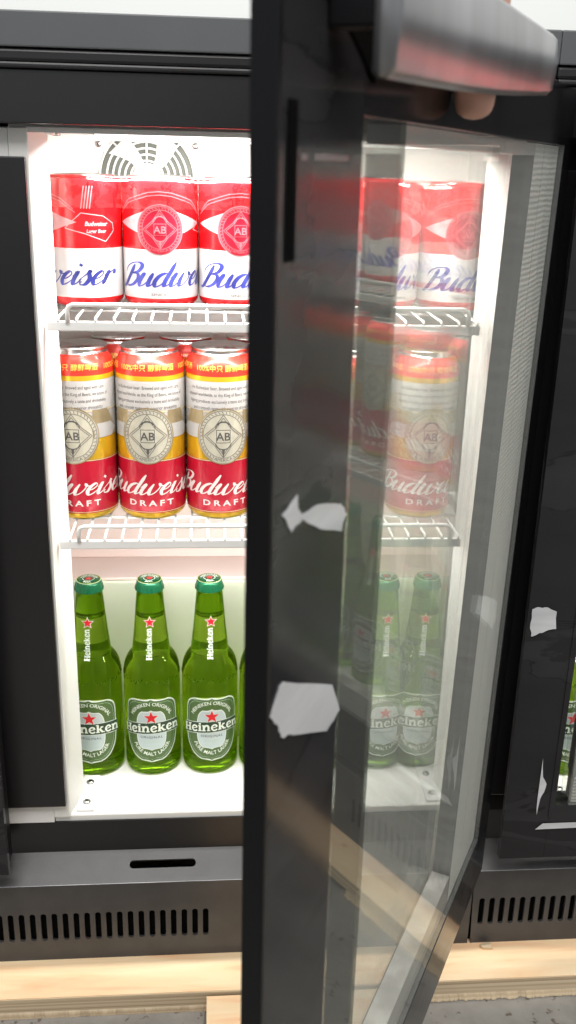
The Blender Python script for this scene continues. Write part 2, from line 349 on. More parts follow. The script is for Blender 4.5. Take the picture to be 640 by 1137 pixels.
# ---- flat artwork, laid out in (u, v) and then wrapped
def cr_spline(pts, n=7, closed=False):
    P = [Vector(p) for p in pts]
    if closed: ext = [P[-1]] + P + [P[0], P[1]]; m = len(P)
    else: ext = [2 * P[0] - P[1]] + P + [2 * P[-1] - P[-2]]; m = len(P) - 1
    out = []
    for i in range(m):
        a, b, c, d = ext[i:i + 4]
        for k in range(n):
            t = k / n
            out.append(0.5 * ((2 * b) + (c - a) * t + (2 * a - 5 * b + 4 * c - d) * t * t + (3 * b - a - 3 * c + d) * t ** 3))
    out.append(P[0].copy() if closed else P[-1].copy())
    return out
class Art:
    """collects flat faces (u, v, lift) -> material"""
    def __init__(s): s.p = []; s.lift = 0.0; s.k = 0
    def poly(s, verts, faces, m, lift):
        s.k += 1; s.p.append((verts, faces, m, lift + (s.k % 40) * 1.2e-6))
    def stroke(s, pts, wfn, m, lift, ends=True):
        q_ = [pts[0]]
        for a, c in zip(pts, pts[1:]):
            k = max(1, min(12, int((c - a).length / .0016)))
            q_ += [a.lerp(c, (i + 1) / k) for i in range(k)]
        pts = q_
        vs = []; n = len(pts)
        for i, p in enumerate(pts):
            t = (pts[min(i + 1, n - 1)] - pts[max(i - 1, 0)])
            if t.length < 1e-9: t = Vector((1, 0))
            t.normalize(); q = Vector((-t.y, t.x)); wd = wfn(i / (n - 1), t) / 2
            vs += [p + q * wd, p - q * wd]
        s.poly(vs, [(2 * i, 2 * i + 1, 2 * i + 3, 2 * i + 2) for i in range(n - 1)], m, lift)
    def ring(s, cx, cy, rx, ry, wd, m, lift, n=48, a0=0, a1=2 * PI):
        s.stroke([Vector((cx + rx * math.cos(a0 + (a1 - a0) * i / n), cy + ry * math.sin(a0 + (a1 - a0) * i / n))) for i in range(n + 1)], lambda t, d: wd, m, lift)
    def fill(s, outline_fn, v0, v1, m, lift, nv=20, nu=12):
        """outline_fn(v) -> (u_left, u_right)"""
        vs = []
        for j in range(nv + 1):
            v = v0 + (v1 - v0) * j / nv; a, b = outline_fn(v)
            for i in range(nu + 1): vs.append(Vector((a + (b - a) * i / nu, v)))
        s.poly(vs, [(j * (nu + 1) + i, j * (nu + 1) + i + 1, (j + 1) * (nu + 1) + i + 1, (j + 1) * (nu + 1) + i) for j in range(nv) for i in range(nu)], m, lift)
    def disc(s, cx, cy, rx, ry, m, lift, nv=22, nu=14, power=2.0):
        f = lambda v: (lambda h: (cx - h, cx + h))(rx * max(0.0, 1 - abs((v - cy) / ry) ** power) ** (1 / power))
        s.fill(f, cy - ry, cy + ry, m, lift, nv, nu)
    def star(s, cx, cy, r, m, lift, inner=0.42):
        vs = [Vector((cx, cy))] + [Vector((cx + (r if i % 2 == 0 else r * inner) * math.sin(PI * i / 5), cy + (r if i % 2 == 0 else r * inner) * math.cos(PI * i / 5))) for i in range(10)]
        s.poly(vs, [(0, (i + 1) % 10 + 1, i + 1) for i in range(10)], m, lift)
    def text(s, body, size, m, lift, fn, bold=0.0, space=1.0, shear=0.0):
        """fn(Vector2)->Vector2, text centred on its own origin"""
        key = (body, bold, space, shear)
        if key not in TXT:
            cu_ = bpy.data.curves.new('t', 'FONT'); cu_.body = body; cu_.size = 1; cu_.resolution_u = 3; cu_.align_x = 'CENTER'
            cu_.offset = bold; cu_.space_character = space; cu_.shear = shear
            o = bpy.data.objects.new('t', cu_); sc.collection.objects.link(o)
            dg = bpy.context.evaluated_depsgraph_get(); me = o.evaluated_get(dg).to_mesh()
            TXT[key] = ([Vector((v.co.x, v.co.y)) for v in me.vertices], [tuple(p.vertices) for p in me.polygons])
            o.evaluated_get(dg).to_mesh_clear(); bpy.data.objects.remove(o); bpy.data.curves.remove(cu_)
        vs, fs = TXT[key]
        s.poly([fn(v * size) for v in vs], fs, m, lift)
    def wrap(s, mb, rfn, c=(0, 0)):
        for vs, fs, m, lift in s.p:
            out = []
            for v in vs:
                r = rfn(v.y); a = v.x / r; rr = r + lift + .00010
                out.append((c[0] + rr * math.sin(a), c[1] - rr * math.cos(a), v.y))
            mb.add(out, fs, m, False)
    def flat(s, mb, fn):
        for vs, fs, m, lift in s.p: mb.add([fn(v.x, v.y, lift) for v in vs], fs, m)
TXT = {}
def arc_fn(cx, cy, r, top=True, mid=0.0):
    def f(v):
        if top: a = PI / 2 - v.x / r + mid; rr = r + v.y
        else: a = -PI / 2 + v.x / r + mid; rr = r - v.y
        return Vector((cx + rr * math.cos(a), cy + rr * math.sin(a)))
    return f

# flowing brush script letters (x-height 1)
SCRIPT = {
 'B': (1.30, [[(0.55, 1.62), (0.48, 1.1), (0.36, 0.5), (0.20, 0.05), (-0.02, -0.08), (-0.18, 0.08)],
              [(-0.12, 1.05), (-0.05, 1.45), (0.3, 1.72), (0.8, 1.78), (1.12, 1.55), (1.0, 1.12), (0.52, 0.93)],
              [(0.52, 0.93), (0.98, 0.92), (1.18, 0.58), (1.0, 0.16), (0.6, -0.03), (0.3, 0.06)]]),
 'u': (1.02, [[(-0.08, 0.62), (0.10, 0.95), (0.17, 0.92), (0.10, 0.35), (0.22, 0.02), (0.48, 0.12), (0.72, 0.55)],
              [(0.78, 1.0), (0.72, 0.45), (0.80, 0.03), (1.0, 0.12), (1.12, 0.4)]]),
 'd': (1.06, [[(0.78, 0.82), (0.55, 1.0), (0.22, 0.78), (0.10, 0.32), (0.28, 0.0), (0.55, 0.12), (0.76, 0.55)],
              [(0.90, 1.82), (0.82, 1.1), (0.74, 0.4), (0.82, 0.03), (1.02, 0.12), (1.14, 0.4)]]),
 'w': (1.40, [[(-0.06, 0.62), (0.10, 0.95), (0.17, 0.90), (0.10, 0.35), (0.22, 0.02), (0.46, 0.12), (0.66, 0.55)],
              [(0.72, 1.0), (0.64, 0.42), (0.76, 0.03), (1.02, 0.12), (1.22, 0.5), (1.24, 0.9), (1.16, 1.0), (1.25, 0.84), (1.48, 0.80)]]),
 'e': (0.78, [[(0.05, 0.38), (0.40, 0.50), (0.60, 0.78), (0.44, 1.0), (0.18, 0.75), (0.10, 0.32), (0.30, 0.0), (0.58, 0.12), (0.82, 0.45)]]),
 'i': (0.52, [[(-0.06, 0.62), (0.14, 1.0), (0.10, 0.35), (0.20, 0.02), (0.42, 0.14), (0.58, 0.42)], 'dot']),
 's': (0.72, [[(-0.06, 0.35), (0.28, 0.85), (0.40, 1.08), (0.38, 0.86), (0.56, 0.45), (0.44, 0.04), (0.16, 0.0), (0.06, 0.18), (0.18, 0.22)]]),
 'r': (0.72, [[(-0.06, 0.62), (0.14, 1.0), (0.12, 0.5), (0.06, 0.0)], [(0.10, 0.45), (0.30, 0.85), (0.52, 1.02), (0.64, 0.88), (0.56, 0.76)]]),
}
def script_word(art, word, u0, v0, xh, m, lift, sx=1.0, slant=0.42, wmin=0.075, wmax=0.27, rise=0.0):
    x = 0
    for ch in word:
        adv, strokes = SCRIPT[ch]
        for st in strokes:
            if st == 'dot': pts = [Vector((0.16, 1.38)), Vector((0.17, 1.46)), Vector((0.18, 1.54))]; wf = lambda t, d: xh * 0.24
            else:
                pts = cr_spline(st, 6)
                wf = lambda t, d: xh * (wmin + (wmax - wmin) * max(0.0, -d.y) ** 0.8) * min(1.0, 0.45 + 5 * min(t, 1 - t))
            P = [Vector((u0 + (x + p.x + slant * p.y) * xh * sx, v0 + p.y * xh + rise * (x + p.x) * xh * sx)) for p in pts]
            art.stroke(P, wf, m, lift)
        x += adv
    return x * xh * sx
# heavy slab-serif letters (cap height 1)
def slab(x, y, w=0.34, h=0.13): return [(x - w / 2, y), (x + w / 2, y)], h
SLAB = {
 'H': (1.06, [([(0.22, 0), (0.22, 1)], .24), ([(0.80, 0), (0.80, 1)], .24), ([(0.22, .5), (0.80, .5)], .15), slab(.22, .065, .42), slab(.80, .065, .42), slab(.22, .935, .42), slab(.80, .935, .42)]),
 'e': (0.78, [([(0.14, .36), (0.66, .46)], .11), ([(0.66, .44), (0.58, .66), (0.36, .72), (0.15, .56), (0.12, .28), (0.30, .05), (0.55, .06), (0.68, .18)], .19)]),
 'i': (0.46, [([(0.23, 0), (0.23, .74)], .24), slab(.23, .065, .42), slab(.17, .70, .30), ([(0.23, .84), (0.23, 1.04)], .24)]),
 'n': (0.98, [([(0.22, 0), (0.22, .74)], .24), slab(.22, .065, .40), slab(.16, .70, .28), ([(0.26, .50), (0.42, .68), (0.62, .68), (0.72, .48), (0.72, 0)], .21), slab(.74, .065, .38)]),
 'k': (0.98, [([(0.22, 0), (0.22, 1)], .24), slab(.22, .065, .40), slab(.16, .95, .28), ([(0.26, .32), (0.70, .70)], .13), ([(0.42, .46), (0.74, .04)], .23), slab(.66, .70, .30), slab(.80, .065, .34)]),
}
def slab_word(art, word, cap, m, lift, fn, k=1.0):
    tot = sum(SLAB[c][0] for c in word) * k; x = -tot / 2
    for c in word:
        for st in SLAB[c][1]:
            pts, wd = st
            P = cr_spline(pts, 5) if len(pts) > 2 else [Vector(pts[0]).lerp(Vector(pts[1]), i / 3) for i in range(4)]
            P = [Vector((x + p.x * k, p.y)) for p in P]
            # width kept in letter space, then mapped
            vs = []; n = len(P)
            for i, p in enumerate(P):
                t = (P[min(i + 1, n - 1)] - P[max(i - 1, 0)]).normalized(); q = Vector((-t.y, t.x)) * wd / 2
                vs += [fn((p + q) * cap), fn((p - q) * cap)]
            art.poly(vs, [(2 * i, 2 * i + 1, 2 * i + 3, 2 * i + 2) for i in range(n - 1)], m, lift)
        x += SLAB[c][0] * k
    return tot * cap

# ------------------------------------------------------------------ the setting
g = MB(); g.add([(-6, -8, -.185), (8, -8, -.185), (8, .5, -.185), (-6, .5, -.185)], [(0, 1, 2, 3)], 'concrete')
tag(g.build('ground'), kind='structure')
g = MB(); g.box(-6, 8, .50, .56, -.185, 3.0, 'wall_white'); tag(g.build('wall'), kind='structure')

b = MB(); b.box(-1.2, 1.9, -.0800, .36, -.1765, -.160, 'pine')
for i, (za, zb) in enumerate(((-.1644, -.1606), (-.1765, -.1648))):
    b.box(-1.2, 1.9, -.0812, -.0802, za, zb, 'ply_edge')
# rough splintered lower lip of the sawn board
n_ = 420; vs = []; fs = []
for i in range(n_ + 1):
    x = -.12 + .72 * i / n_; d = .0025 + .0022 * noise.noise(Vector((x * 90, 0, 0))) + .0016 * random.random()
    vs += [(x, -.0806, -.1760), (x, -.0806 - d, -.1842), ]
fs = [(2 * i, 2 * i + 1, 2 * i + 3, 2 * i + 2) for i in range(n_)]
b.add(vs, fs, 'ply_edge')
tag(b.build('pine_board'), 'long pale pine board with rough sawn edge under the row of fridges', 'board')
b = MB(); b.box(.1405, .335, -.60, -.0845, -.1835, -.1640, 'ply_edge', .0008)
b.box(.1405, .335, -.60, -.0845, -.1638, -.1628, 'pine')
tag(b.build('plywood_offcut'), 'pale plywood offcut on the concrete floor, sticking out below the open door', 'board')
b = MB(); b.box(-.60, .1385, -.22, -.0850, -.1835, -.1815, 'concrete', .0005)
tag(b.build('stone_tile'), 'thin dark grey stone tile on the floor against the pine board', 'tile')
b = MB(); pts = []
import bmesh
bm = bmesh.new(); bmesh.ops.create_icosphere(bm, subdivisions=2, radius=1)
for v in bm.verts:
    k = 1 + .5 * noise.noise(v.co * 1.7); v.co = Vector((v.co.x * .0075 * k, v.co.y * .004 * k, v.co.z * .0026 * k))
b.add([v.co[:] for v in bm.verts], [tuple(x.index for x in f.verts) for f in bm.faces], 'ply_edge'); bm.free()
tag(b.build('wood_chip', loc=(.445, -.0375, -.1575)), 'small brown wood chip lying at the foot of the right-hand fridge base', 'wood chip')

# ------------------------------------------------------------------ fridge
W, D, H = .40, .20, .662
X0, X1 = -.085, .425
def screw(mb, x, y, z, ax, r=.0042):
    """domed screw head with cross slot; ax: direction it faces"""
    A = Vector(ax); u = A.orthogonal().normalized(); q = A.cross(u); c = Vector((x, y, z)); vs = []; N = 14
    for (rr, h) in ((r, 0), (r * .95, r * .3), (r * .6, r * .5)):
        for k in range(N): a = 2 * PI * k / N; vs.append(c + u * rr * math.cos(a) + q * rr * math.sin(a) + A * h)
    fs = [(j * N + k, j * N + (k + 1) % N, (j + 1) * N + (k + 1) % N, (j + 1) * N + k) for j in range(2) for k in range(N)]
    fs.append(tuple(2 * N + k for k in range(N))); mb.add(vs, fs, 'screw_steel', True)
    for d1, d2 in ((u, q), (q, u)):
        o = c + A * (r * .5 + .00015)
        mb.add([o + d1 * r * .5 + d2 * r * .1, o - d1 * r * .5 + d2 * r * .1, o - d1 * r * .5 - d2 * r * .1, o + d1 * r * .5 - d2 * r * .1], [(0, 1, 2, 3)], 'void')

def make_cabinet(loc, label, fl='white_plastic'):
    R = empty('display_fridge', loc, 0, label, 'fridge', 'black glass-door fridges in a row')
    # liner: five inner faces as thick boards
    b = MB()
    e = .015
    b.box(-.030, -e, .0005, .22, -.004, H, 'liner'); b.box(W + e, W + .030, .0005, .22, -.004, H, 'liner')
    b.box(-e, W + e, D, D + .02, 0, H, 'liner'); b.box(-e, W + e, .002, D + .02, H, H + .012, 'liner')
    b.box(-e, W + e, 0.0, D + .02, -.012, 0, 'liner', .0015)
    for sg, o_ in ((1, 0), (-1, W)):        # slanting jambs, narrowing inwards
        q = [(o_ - sg * (e - .0002), -.0034), (o_, -.0034), (o_ + sg * .0008, -.0028), (o_ + sg * .0100, .0400), (o_ + sg * .0090, .0415), (o_ - sg * (e - .0002), .0415)]
        vs = [(x, y, z) for z in (.0004, H - .0004) for x, y in q]; n = 6
        fs = [tuple(range(n)), tuple(range(2 * n - 1, n - 1, -1))] + [(i, i + n, (i + 1) % n + n, (i + 1) % n) for i in range(n)]
        b.add(vs, fs, 'liner')
    b.build('liner', R, recalc=True)
    b = MB(); b.box(-.0148, W + .0148, .1375, D - .0002, .0005, .2030, 'bounce_green', .003); o = b.build('compressor_hump', R)
    b = MB(); b.box(-.0148, W + .0148, .1380, D - .0002, .2033, .2065, 'bounce_pink', .001); b.box(-.0148, W + .0148, D - .004, D - .0002, .2070, .293, 'bounce_pink', .001); b.build('bounce_lining', o)  # sheets on hump top and back wall carrying the painted pink bounce
    # white flange round the opening
    b = MB()
    b.box(X0 + .0001, -.0152, -.003, -.0001, -.006, .661, fl); b.box(W + .0152, W + .028, -.003, -.0001, -.006, .661, 'white_plastic')
    b.box(-.0002, W + .0002, -.003, .0018, .6585, .6625, 'white_plastic')
    b.build('flange', R)
    for xa, xb in ((X0 + .004, -.0015), (W + .0015, X1 - .002)):
        b = MB(); b.box(xa, xb, -.010, -.0037, .0175, .640, 'header_black', .0012); b.build('face_panel', R)
    # corner plates with screws
    for x in (.0065, W - .0065 - .018):
        for z in (0.0004, H - .0026):
            b = MB(); b.box(x, x + .018, .0045, .066, z, z + .0022, 'white_plastic', .0008)
            p = b.build('corner_plate', R); b = MB()
            zz, ax = (z + .0023, (0, 0, 1)) if z < .3 else (z - .0001, (0, 0, -1))
            screw(b, x + .009, .0175, zz, ax); b.build('screw', p); b = MB(); screw(b, x + .009, .052, zz, ax); b.build('screw', p)
    # header and shell
    b = MB()
    b.box(X0 + .0001, X1 - .0001, -.020, .24, .6645, .7035, 'header_black', .001)
    b.build('header', R)
    b = MB(); b.box(X0 + .0001, X1 - .0001, -.0225, .24, .7040, .7085, 'header_black', .0015); b.box(X0 + .0001, X1 - .0001, -.019, .24, .7088, .7185, 'header_black', .0025)
    b.build('trim_rail', R)
    b = MB(); b.box(X0 + .0001, X1 - .0001, -.0215, .245, .7190, .7443, 'header_grey', .0012); b.build('top_cover', R)
    b = MB(); b.box(X0 + .0001, -.0222, .0002, .24, -.16, .664, 'black_paint'); b.box(W + .0222, X1 - .0001, .0002, .24, -.16, .664, 'black_paint')
    b.box(X0 + .0001, X1 - .0001, .2205, .24, -.16, .664, 'black_paint'); b.build('cabinet', R)
    # recess below the floor and the sloping plinth
    b = MB(); b.box(X0, X1, .0005, .21, -.044, -.0125, 'void'); b.box(X0, X1, -.0025, -.0005, -.0435, -.0065, 'header_black'); b.build('recess', R)
    b = MB()
    y0, z0, y1, z1 = -.0005, -.0425, -.0300, -.0635
    dl = .036
    b.slotted(X0, X1, 0, dl, [(.0952, .0185, .0345, .0042)], lambda x, t: (x, y1 + (y0 - y1) * t / dl, z1 + (z0 - z1) * t / dl), 'black_paint', .002, (0, .3, -.95))
    sl = [(.1397 - .01121 * k, -.1172, .0030, .0175) for k in range(20)] + ([] if True else [])
    b.slotted(X0, .150, -.160, -.0640, sl, lambda x, t: (x, -.0300, t), 'black_paint', .003, (0, 1, 0))
    b.add([(.150, -.030, -.160), (X1, -.030, -.160), (X1, -.030, -.0640), (.150, -.030, -.0640)], [(0, 1, 2, 3)], 'black_paint')
    b.add([(X0, -.030, -.0640), (X1, -.030, -.0640), (X1, -.0303, -.0636), (X0, -.0303, -.0636)], [(0, 1, 2, 3)], 'chrome')
    b.add([(X0, -.0303, -.0636), (X1, -.0303, -.0636), (X1, -.0300, -.0633), (X0, -.0300, -.0633)], [(0, 1, 2, 3)], 'chrome')
    b.box(X0 + .002, X1 - .002, -.024, .0, -.1595, -.068, 'void')
    b.build('plinth', R)
    # fan grille on the back wall
    b = MB(); cx, cz, yy = .0835, .622, D - .0022
    gr = MB()
    A = Art(); A.disc(cx, cz, .0475, .0475, 'fan_dark', 0); A.flat(gr, lambda u, v, l: (u, D - .0006 - l, v)); bk = gr
    for k in range(5):
        a = k * 2 * PI / 5 + .4; P = [(cx + r_ * math.cos(a + r_ * 9), D - .001 - 1e-5 * k, cz + r_ * math.sin(a + r_ * 9)) for r_ in (.014, .024, .034, .044)]
        Q = [(cx + r_ * math.cos(a + r_ * 9 + .55), D - .001 - 1e-5 * k, cz + r_ * math.sin(a + r_ * 9 + .55)) for r_ in (.014, .024, .034, .044)]
        bk.add(P + Q, [(i, i + 1, i + 5, i + 4) for i in range(3)], 'liner')
    for rr in (.0165, .0225, .0285, .0345, .0405, .0475):
        b.tube([(cx + rr * math.cos(2 * PI * k / 40), yy, cz + rr * math.sin(2 * PI * k / 40)) for k in range(41)], .0011, 'white_plastic', 6)
    for k in range(8):
        a = PI * k / 4 + PI / 2; b.tube([(cx + r_ * math.cos(a), yy - .0003, cz + r_ * math.sin(a)) for r_ in (.012, .048)], .0011, 'white_plastic', 6)
    A = Art(); A.disc(cx, cz, .0145, .0145, 'white_plastic', 0); A.flat(b, lambda u, v, l: (u, yy - .0014, v))
    go = b.build('fan_grille', R); bk.build('fan', go)
    for x in (.0354, .1324):
        b = MB(); screw(b, x, D - .0002, .6535, (0, -1, 0), .0035); b.build('panel_screw', R)
    # lamp under the ceiling
    b = MB(); b.box(.05, W - .05, .030, .046, H - .0075, H - .0028, 'lamp_diffuser', .001); b.build('lamp_strip', R)
    # wire shelves
    for zt, nm in ((.5105, 0), (.3060, 1)):
        b = MB()
        b.box(.0052, W - .0120, .0065, .0110, zt - .0125, zt - .0040, 'wire_white', .0012)
        b.box(.004, W - .004, D - .012, D - .008, zt - .0085, zt - .0030, 'wire_white')
        for k in range(24):
            x = .015 + (W - .03) * k / 23
            b.tube([(x, .0065, zt - .0040), (x, .0095, zt - .0012), (x, .10, zt - .0012), (x, D - .010, zt - .0012)], .0012, 'wire_white', 6)
        for y in (.07, .13): b.tube([(.004, y, zt - .0036), (W - .004, y, zt - .0036)], .0016, 'wire_white', 6)
        gz = zt + .0105
        P = [(.0235, .0060, zt - .0045), (.0235, .0060, gz - .005), (.0250, .006, gz - .0016), (.0285, .0060, gz), (W - .0285, .0060, gz), (W - .0250, .006, gz - .0016), (W - .0235, .0060, gz - .005), (W - .0235, .0060, zt - .0045)]
        b.tube(P, .0021, 'wire_white', 8)
        b.box(-.0148, -.006, .0065, D - .02, zt - .0155, zt - .0130, 'liner', .001); b.box(W + .006, W + .0148, .0065, D - .02, zt - .0155, zt - .0130, 'liner', .001)
        b.build('wire_shelf', R)
    for zt in (.5105, .3060):  # added strips and lamps, unseen, to brighten the compartments below the shelves
        b = MB(); b.box(.04, W - .04, .0115, .0165, zt - .0100, zt - .0070, 'lamp_diffuser'); b.build('shelf_fill_strip', R)
        l = area('shelf_fill', (0, 0, 0), (0, 0, -1), W - .08, .006, LED * (.10 if zt > .4 else .21), (1, .985, .95)); l.parent = R
        l.location = (W / 2, .0140, zt - .0104); l.rotation_euler = (math.radians(32), 0, 0)
    l = area('fridge_lamp', (0, 0, 0), (0, 0, -1), W - .10, .016, LED, (1, .985, .96)); l.parent = R
    l.location = (W / 2, .038, H - .0085); l.rotation_euler = (math.radians(14), 0, 0)
    return R

def make_door(parent, loc, rz, s0b, s0t, gRb, gRt, gL, sL, L, zo=-.0314, zt=.700, gb=.032, gt=.6585, strip=True, rail=False):
    """door in its own plane: x = distance from the hinge edge, y = outwards, z up"""
    d = empty('door', loc, rz); d.parent = parent
    T = .0075; b = MB(); hm = 'gloss_black' if strip else 'door_black'
    f = lambda s0, s1, z: s0 + (s1 - s0) * (z - zo) / (zt - zo)
    X = lambda z: f(s0b, s0t, z); G = lambda z: f(gRb, gRt, z)
    def bar(q, y0, y1, m='door_black'): b.prism(q, y0, y1, m)
    # front faces (bars butt end to end)
    bar([(X(zo), zo), (G(zo), zo), (G(zt), zt), (X(zt), zt)], -T, 0, hm)
    bar([(sL, zo), (L, zo), (L, zt), (sL, zt)], -T, 0)
    bar([(G(zo) + .0002, zo), (sL - .0002, zo), (sL - .0002, gb), (G(gb) + .0002, gb)], -T, 0)
    bar([(G(gt) + .0002, gt), (sL - .0002, gt), (sL - .0002, zt), (G(zt) + .0002, zt)], -T, 0, hm)
    # body behind the faces, clear of the free edge
    bar([(X(zo) + .002, zo + .002), (G(zo), zo + .002), (G(zt), zt - .002), (X(zt) + .002, zt - .002)], -.030, -T - .0003, 'rubber')
    bar([(G(zo) + .0005, zo + .002), (L - .05, zo + .002), (L - .05, gb - .004), (G(gb) + .0005, gb - .004)], -.030, -T - .0003, 'rubber')
    bar([(G(gt) + .0005, gt + .004), (L - .05, gt + .004), (L - .05, zt - .002), (G(zt) + .0005, zt - .002)], -.030, -T - .0003, 'rubber')
    bar([(sL + .004, gb), (L - .05, gb), (L - .05, gt), (sL + .004, gt)], -.030, -T - .0003, 'rubber')
    b.build('frame', d, recalc=True)
    # glass unit
    for y in (-.0035, -.0245):
        b = MB(); b.prism([(G(gb) + .0004, gb + .0002), (gL - .0002, gb + .0002), (gL - .0002, gt - .0002), (G(gt) + .0004, gt - .0002)], y, y + .003, 'pane_glass')
        b.build('glass_pane', d, recalc=True)
    if strip:
        b = MB(); b.prism([(gL, gb + .0002), (sL - .0004, gb + .0002), (sL - .0004, gt - .0002), (gL, gt - .0002)], -.0038, -.0008, 'tinted_strip'); b.build('tinted_border', d, recalc=True)
    # bright spacer bars between the panes
    b = MB(); w1, w2 = (.062, .097) if strip else (.010, .020)
    def col(a, c, m, y0=-.020, y1=-.0045):
        b.prism([(G(gb) + a, gb + .001), (G(gb) + c, gb + .001), (G(gt) + c, gt - .001), (G(gt) + a, gt - .001)], y0, y1, m)
    col(.0015, w1 - .0012, 'spacer_bright'); col(w1, w2, 'spacer_bright')
    col(w1 - .0010, w1 - .0002, 'void', -.020, -.0050); col(w2 + .0002, w2 + .0010, 'dark_aluminium')
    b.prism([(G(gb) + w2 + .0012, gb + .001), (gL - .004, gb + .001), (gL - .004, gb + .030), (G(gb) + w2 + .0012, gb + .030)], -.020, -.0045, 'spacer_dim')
    b.prism([(G(gt) + w2 + .0012, gt - .009), (gL - .004, gt - .009), (gL - .004, gt - .001), (G(gt) + w2 + .0012, gt - .001)], -.020, -.0045, 'aluminium')
    b.prism([(gL - .0060, gb + .031), (gL - .0025, gb + .031), (gL - .0035, gt - .013), (gL - .0075, gt - .013)], -.020, -.0045, 'dark_aluminium')
    # desiccant perforations
    for k in range(64):
        z = gb + .03 + (gt - gb - .05) * k / 63
        for a in ((.047, .030) if strip else ()):
            x = G(z) + a; b.box(x - .0006, x + .0006, -.0045, -.0042, z - .0006, z + .0006, 'wire_white')
    b.build('spacer', d, recalc=True)
    # magnetic gasket on the inner side
    b = MB(); g0 = .012
    b.prism([(G(gb) + .002, gb + .002), (G(gb) + .010, gb + .002), (G(gt) + .010, gt - .002), (G(gt) + .002, gt - .002)], -.036, -.0305, 'rubber')
    b.build('gasket', d, recalc=True)
    return d

OUR = make_cabinet((0, 0, 0), 'black fridge with its glass door swung open and lit white inside')
# open door
PX, PY = .4221, -.0607
RZ = math.atan2(-.879, -.477)
door = make_door(OUR, (PX, PY, 0), RZ, .002, -.042, .047, -.010, .4020, .4580, .534)
# slim dark lip on the free edge and the handle rail along the top
b = MB(); b.box(.5343, .5375, -.009, .0008, -.0314, .7000, 'rubber', .0008); b.build('edge_trim', door)
b = MB()
n_ = 30; vs = []
for i in range(n_ + 1):
    s = .2225 + .289 * i / n_; up = .7115 - .001 * (i / n_); lo = .6800 - .0130 * (i / n_) - .002 * math.sin(PI * i / n_)
    for (yy, zz) in ((.0235, lo), (.0265, lo + .003), (.0280, (lo + up) / 2), (.0265, up - .003), (.0235, up), (.0215, up - .002), (.0215, lo + .002)): vs.append((s, yy, zz))
fs = [(i * 7 + k, i * 7 + (k + 1) % 7, (i + 1) * 7 + (k + 1) % 7, (i + 1) * 7 + k) for i in range(n_) for k in range(7)]
fs += [tuple(range(6, -1, -1)), tuple(n_ * 7 + k for k in range(7))]
b.add(vs, fs, 'chrome', True)
for s in (.240, .492): b.box(s - .006, s + .006, .0002, .0213, .6835, .6990, 'rubber', .001)
b.build('handle_rail', door, recalc=True)
# light reflections on the black frame, built as thin pale patches
def glint_patch(parent, s, z, pts, y=.0003, nm='painted_glint'):
    b = MB(); n = len(pts)
    b.prism([(s + p[0], z + p[1]) for p in pts], y, y + .00025, 'painted_glint'); return b.build(nm, parent, recalc=True)
def jag(pts, n=4, a=.0010):
    out = []
    for i, p in enumerate(pts):
        q = pts[(i + 1) % len(pts)]
        for k in range(n):
            t = k / n; out.append((p[0] + (q[0] - p[0]) * t + (random.uniform(-a, a) if k else 0), p[1] + (q[1] - p[1]) * t + (random.uniform(-a, a) if k else 0)))
    return out
glint_patch(door, 0, 0, jag([(.5264, .5208), (.5125, .5245), (.5116, .5190), (.5070, .5150), (.4917, .5141), (.4700, .5078), (.4640, .5050), (.4572, .4990), (.4620, .4965), (.4630, .4930), (.4880, .5025), (.5070, .5130), (.5130, .5125), (.5170, .5110)], 3, .0006))
glint_patch(door, 0, 0, jag([(.5330, .4400), (.5240, .4500), (.5200, .4490), (.4662, .4200), (.4550, .4010), (.4707, .3985), (.5100, .4190), (.5220, .4250), (.5260, .4330)], 4, .0005))
b = MB(); b.prism([(.5285, .610), (.5215, .610), (.5215, .660), (.5285, .660)], .0002, .0008, 'void'); b.build('dark_bar', door, recalc=True)  # narrow black plate on the face of the stile
b = MB(); cc = [(.4500, .7000), (.4500, .6740)] + [(.4500 + .0620 * t, .6710 + .0012 * 0 + .029 * t ** 1.6) for t in (.0, .1, .2, .3, .4, .5, .6, .7, .8, .9, 1.0)]
b.prism([(.4490, .6998), (.4490, .6700), (.4560, .6735), (.4640, .6785), (.4720, .6825), (.4800, .6862), (.4880, .6893), (.4970, .6925), (.5060, .6952), (.5180, .6998)], .0002, .0009, 'void'); b.build('dark_reflection', door, recalc=True)  # dark reflection in the stile, built as a black plate
b = MB()
for a, c in ((.5170, .5120), (.5060, .4740)): b.box(c, a, .0002, .0004, .6420, .6440, 'dark_aluminium')
b.build('reflected_mark', door)  # silver dashes painting a logo mirrored in the stile
# ------------------------------------------------------------------ neighbours
NB = make_cabinet((.510, 0, 0), 'closed black fridge at the right edge, beyond the open door', 'rubber')
LB = make_cabinet((-.510, 0, 0), 'closed black fridge cut off by the left edge of the photo')
nd = make_door(NB, (.4480, -.050, 0), PI, 0, 0, .0455, .0455, .4500, .4690, .5155, strip=False)
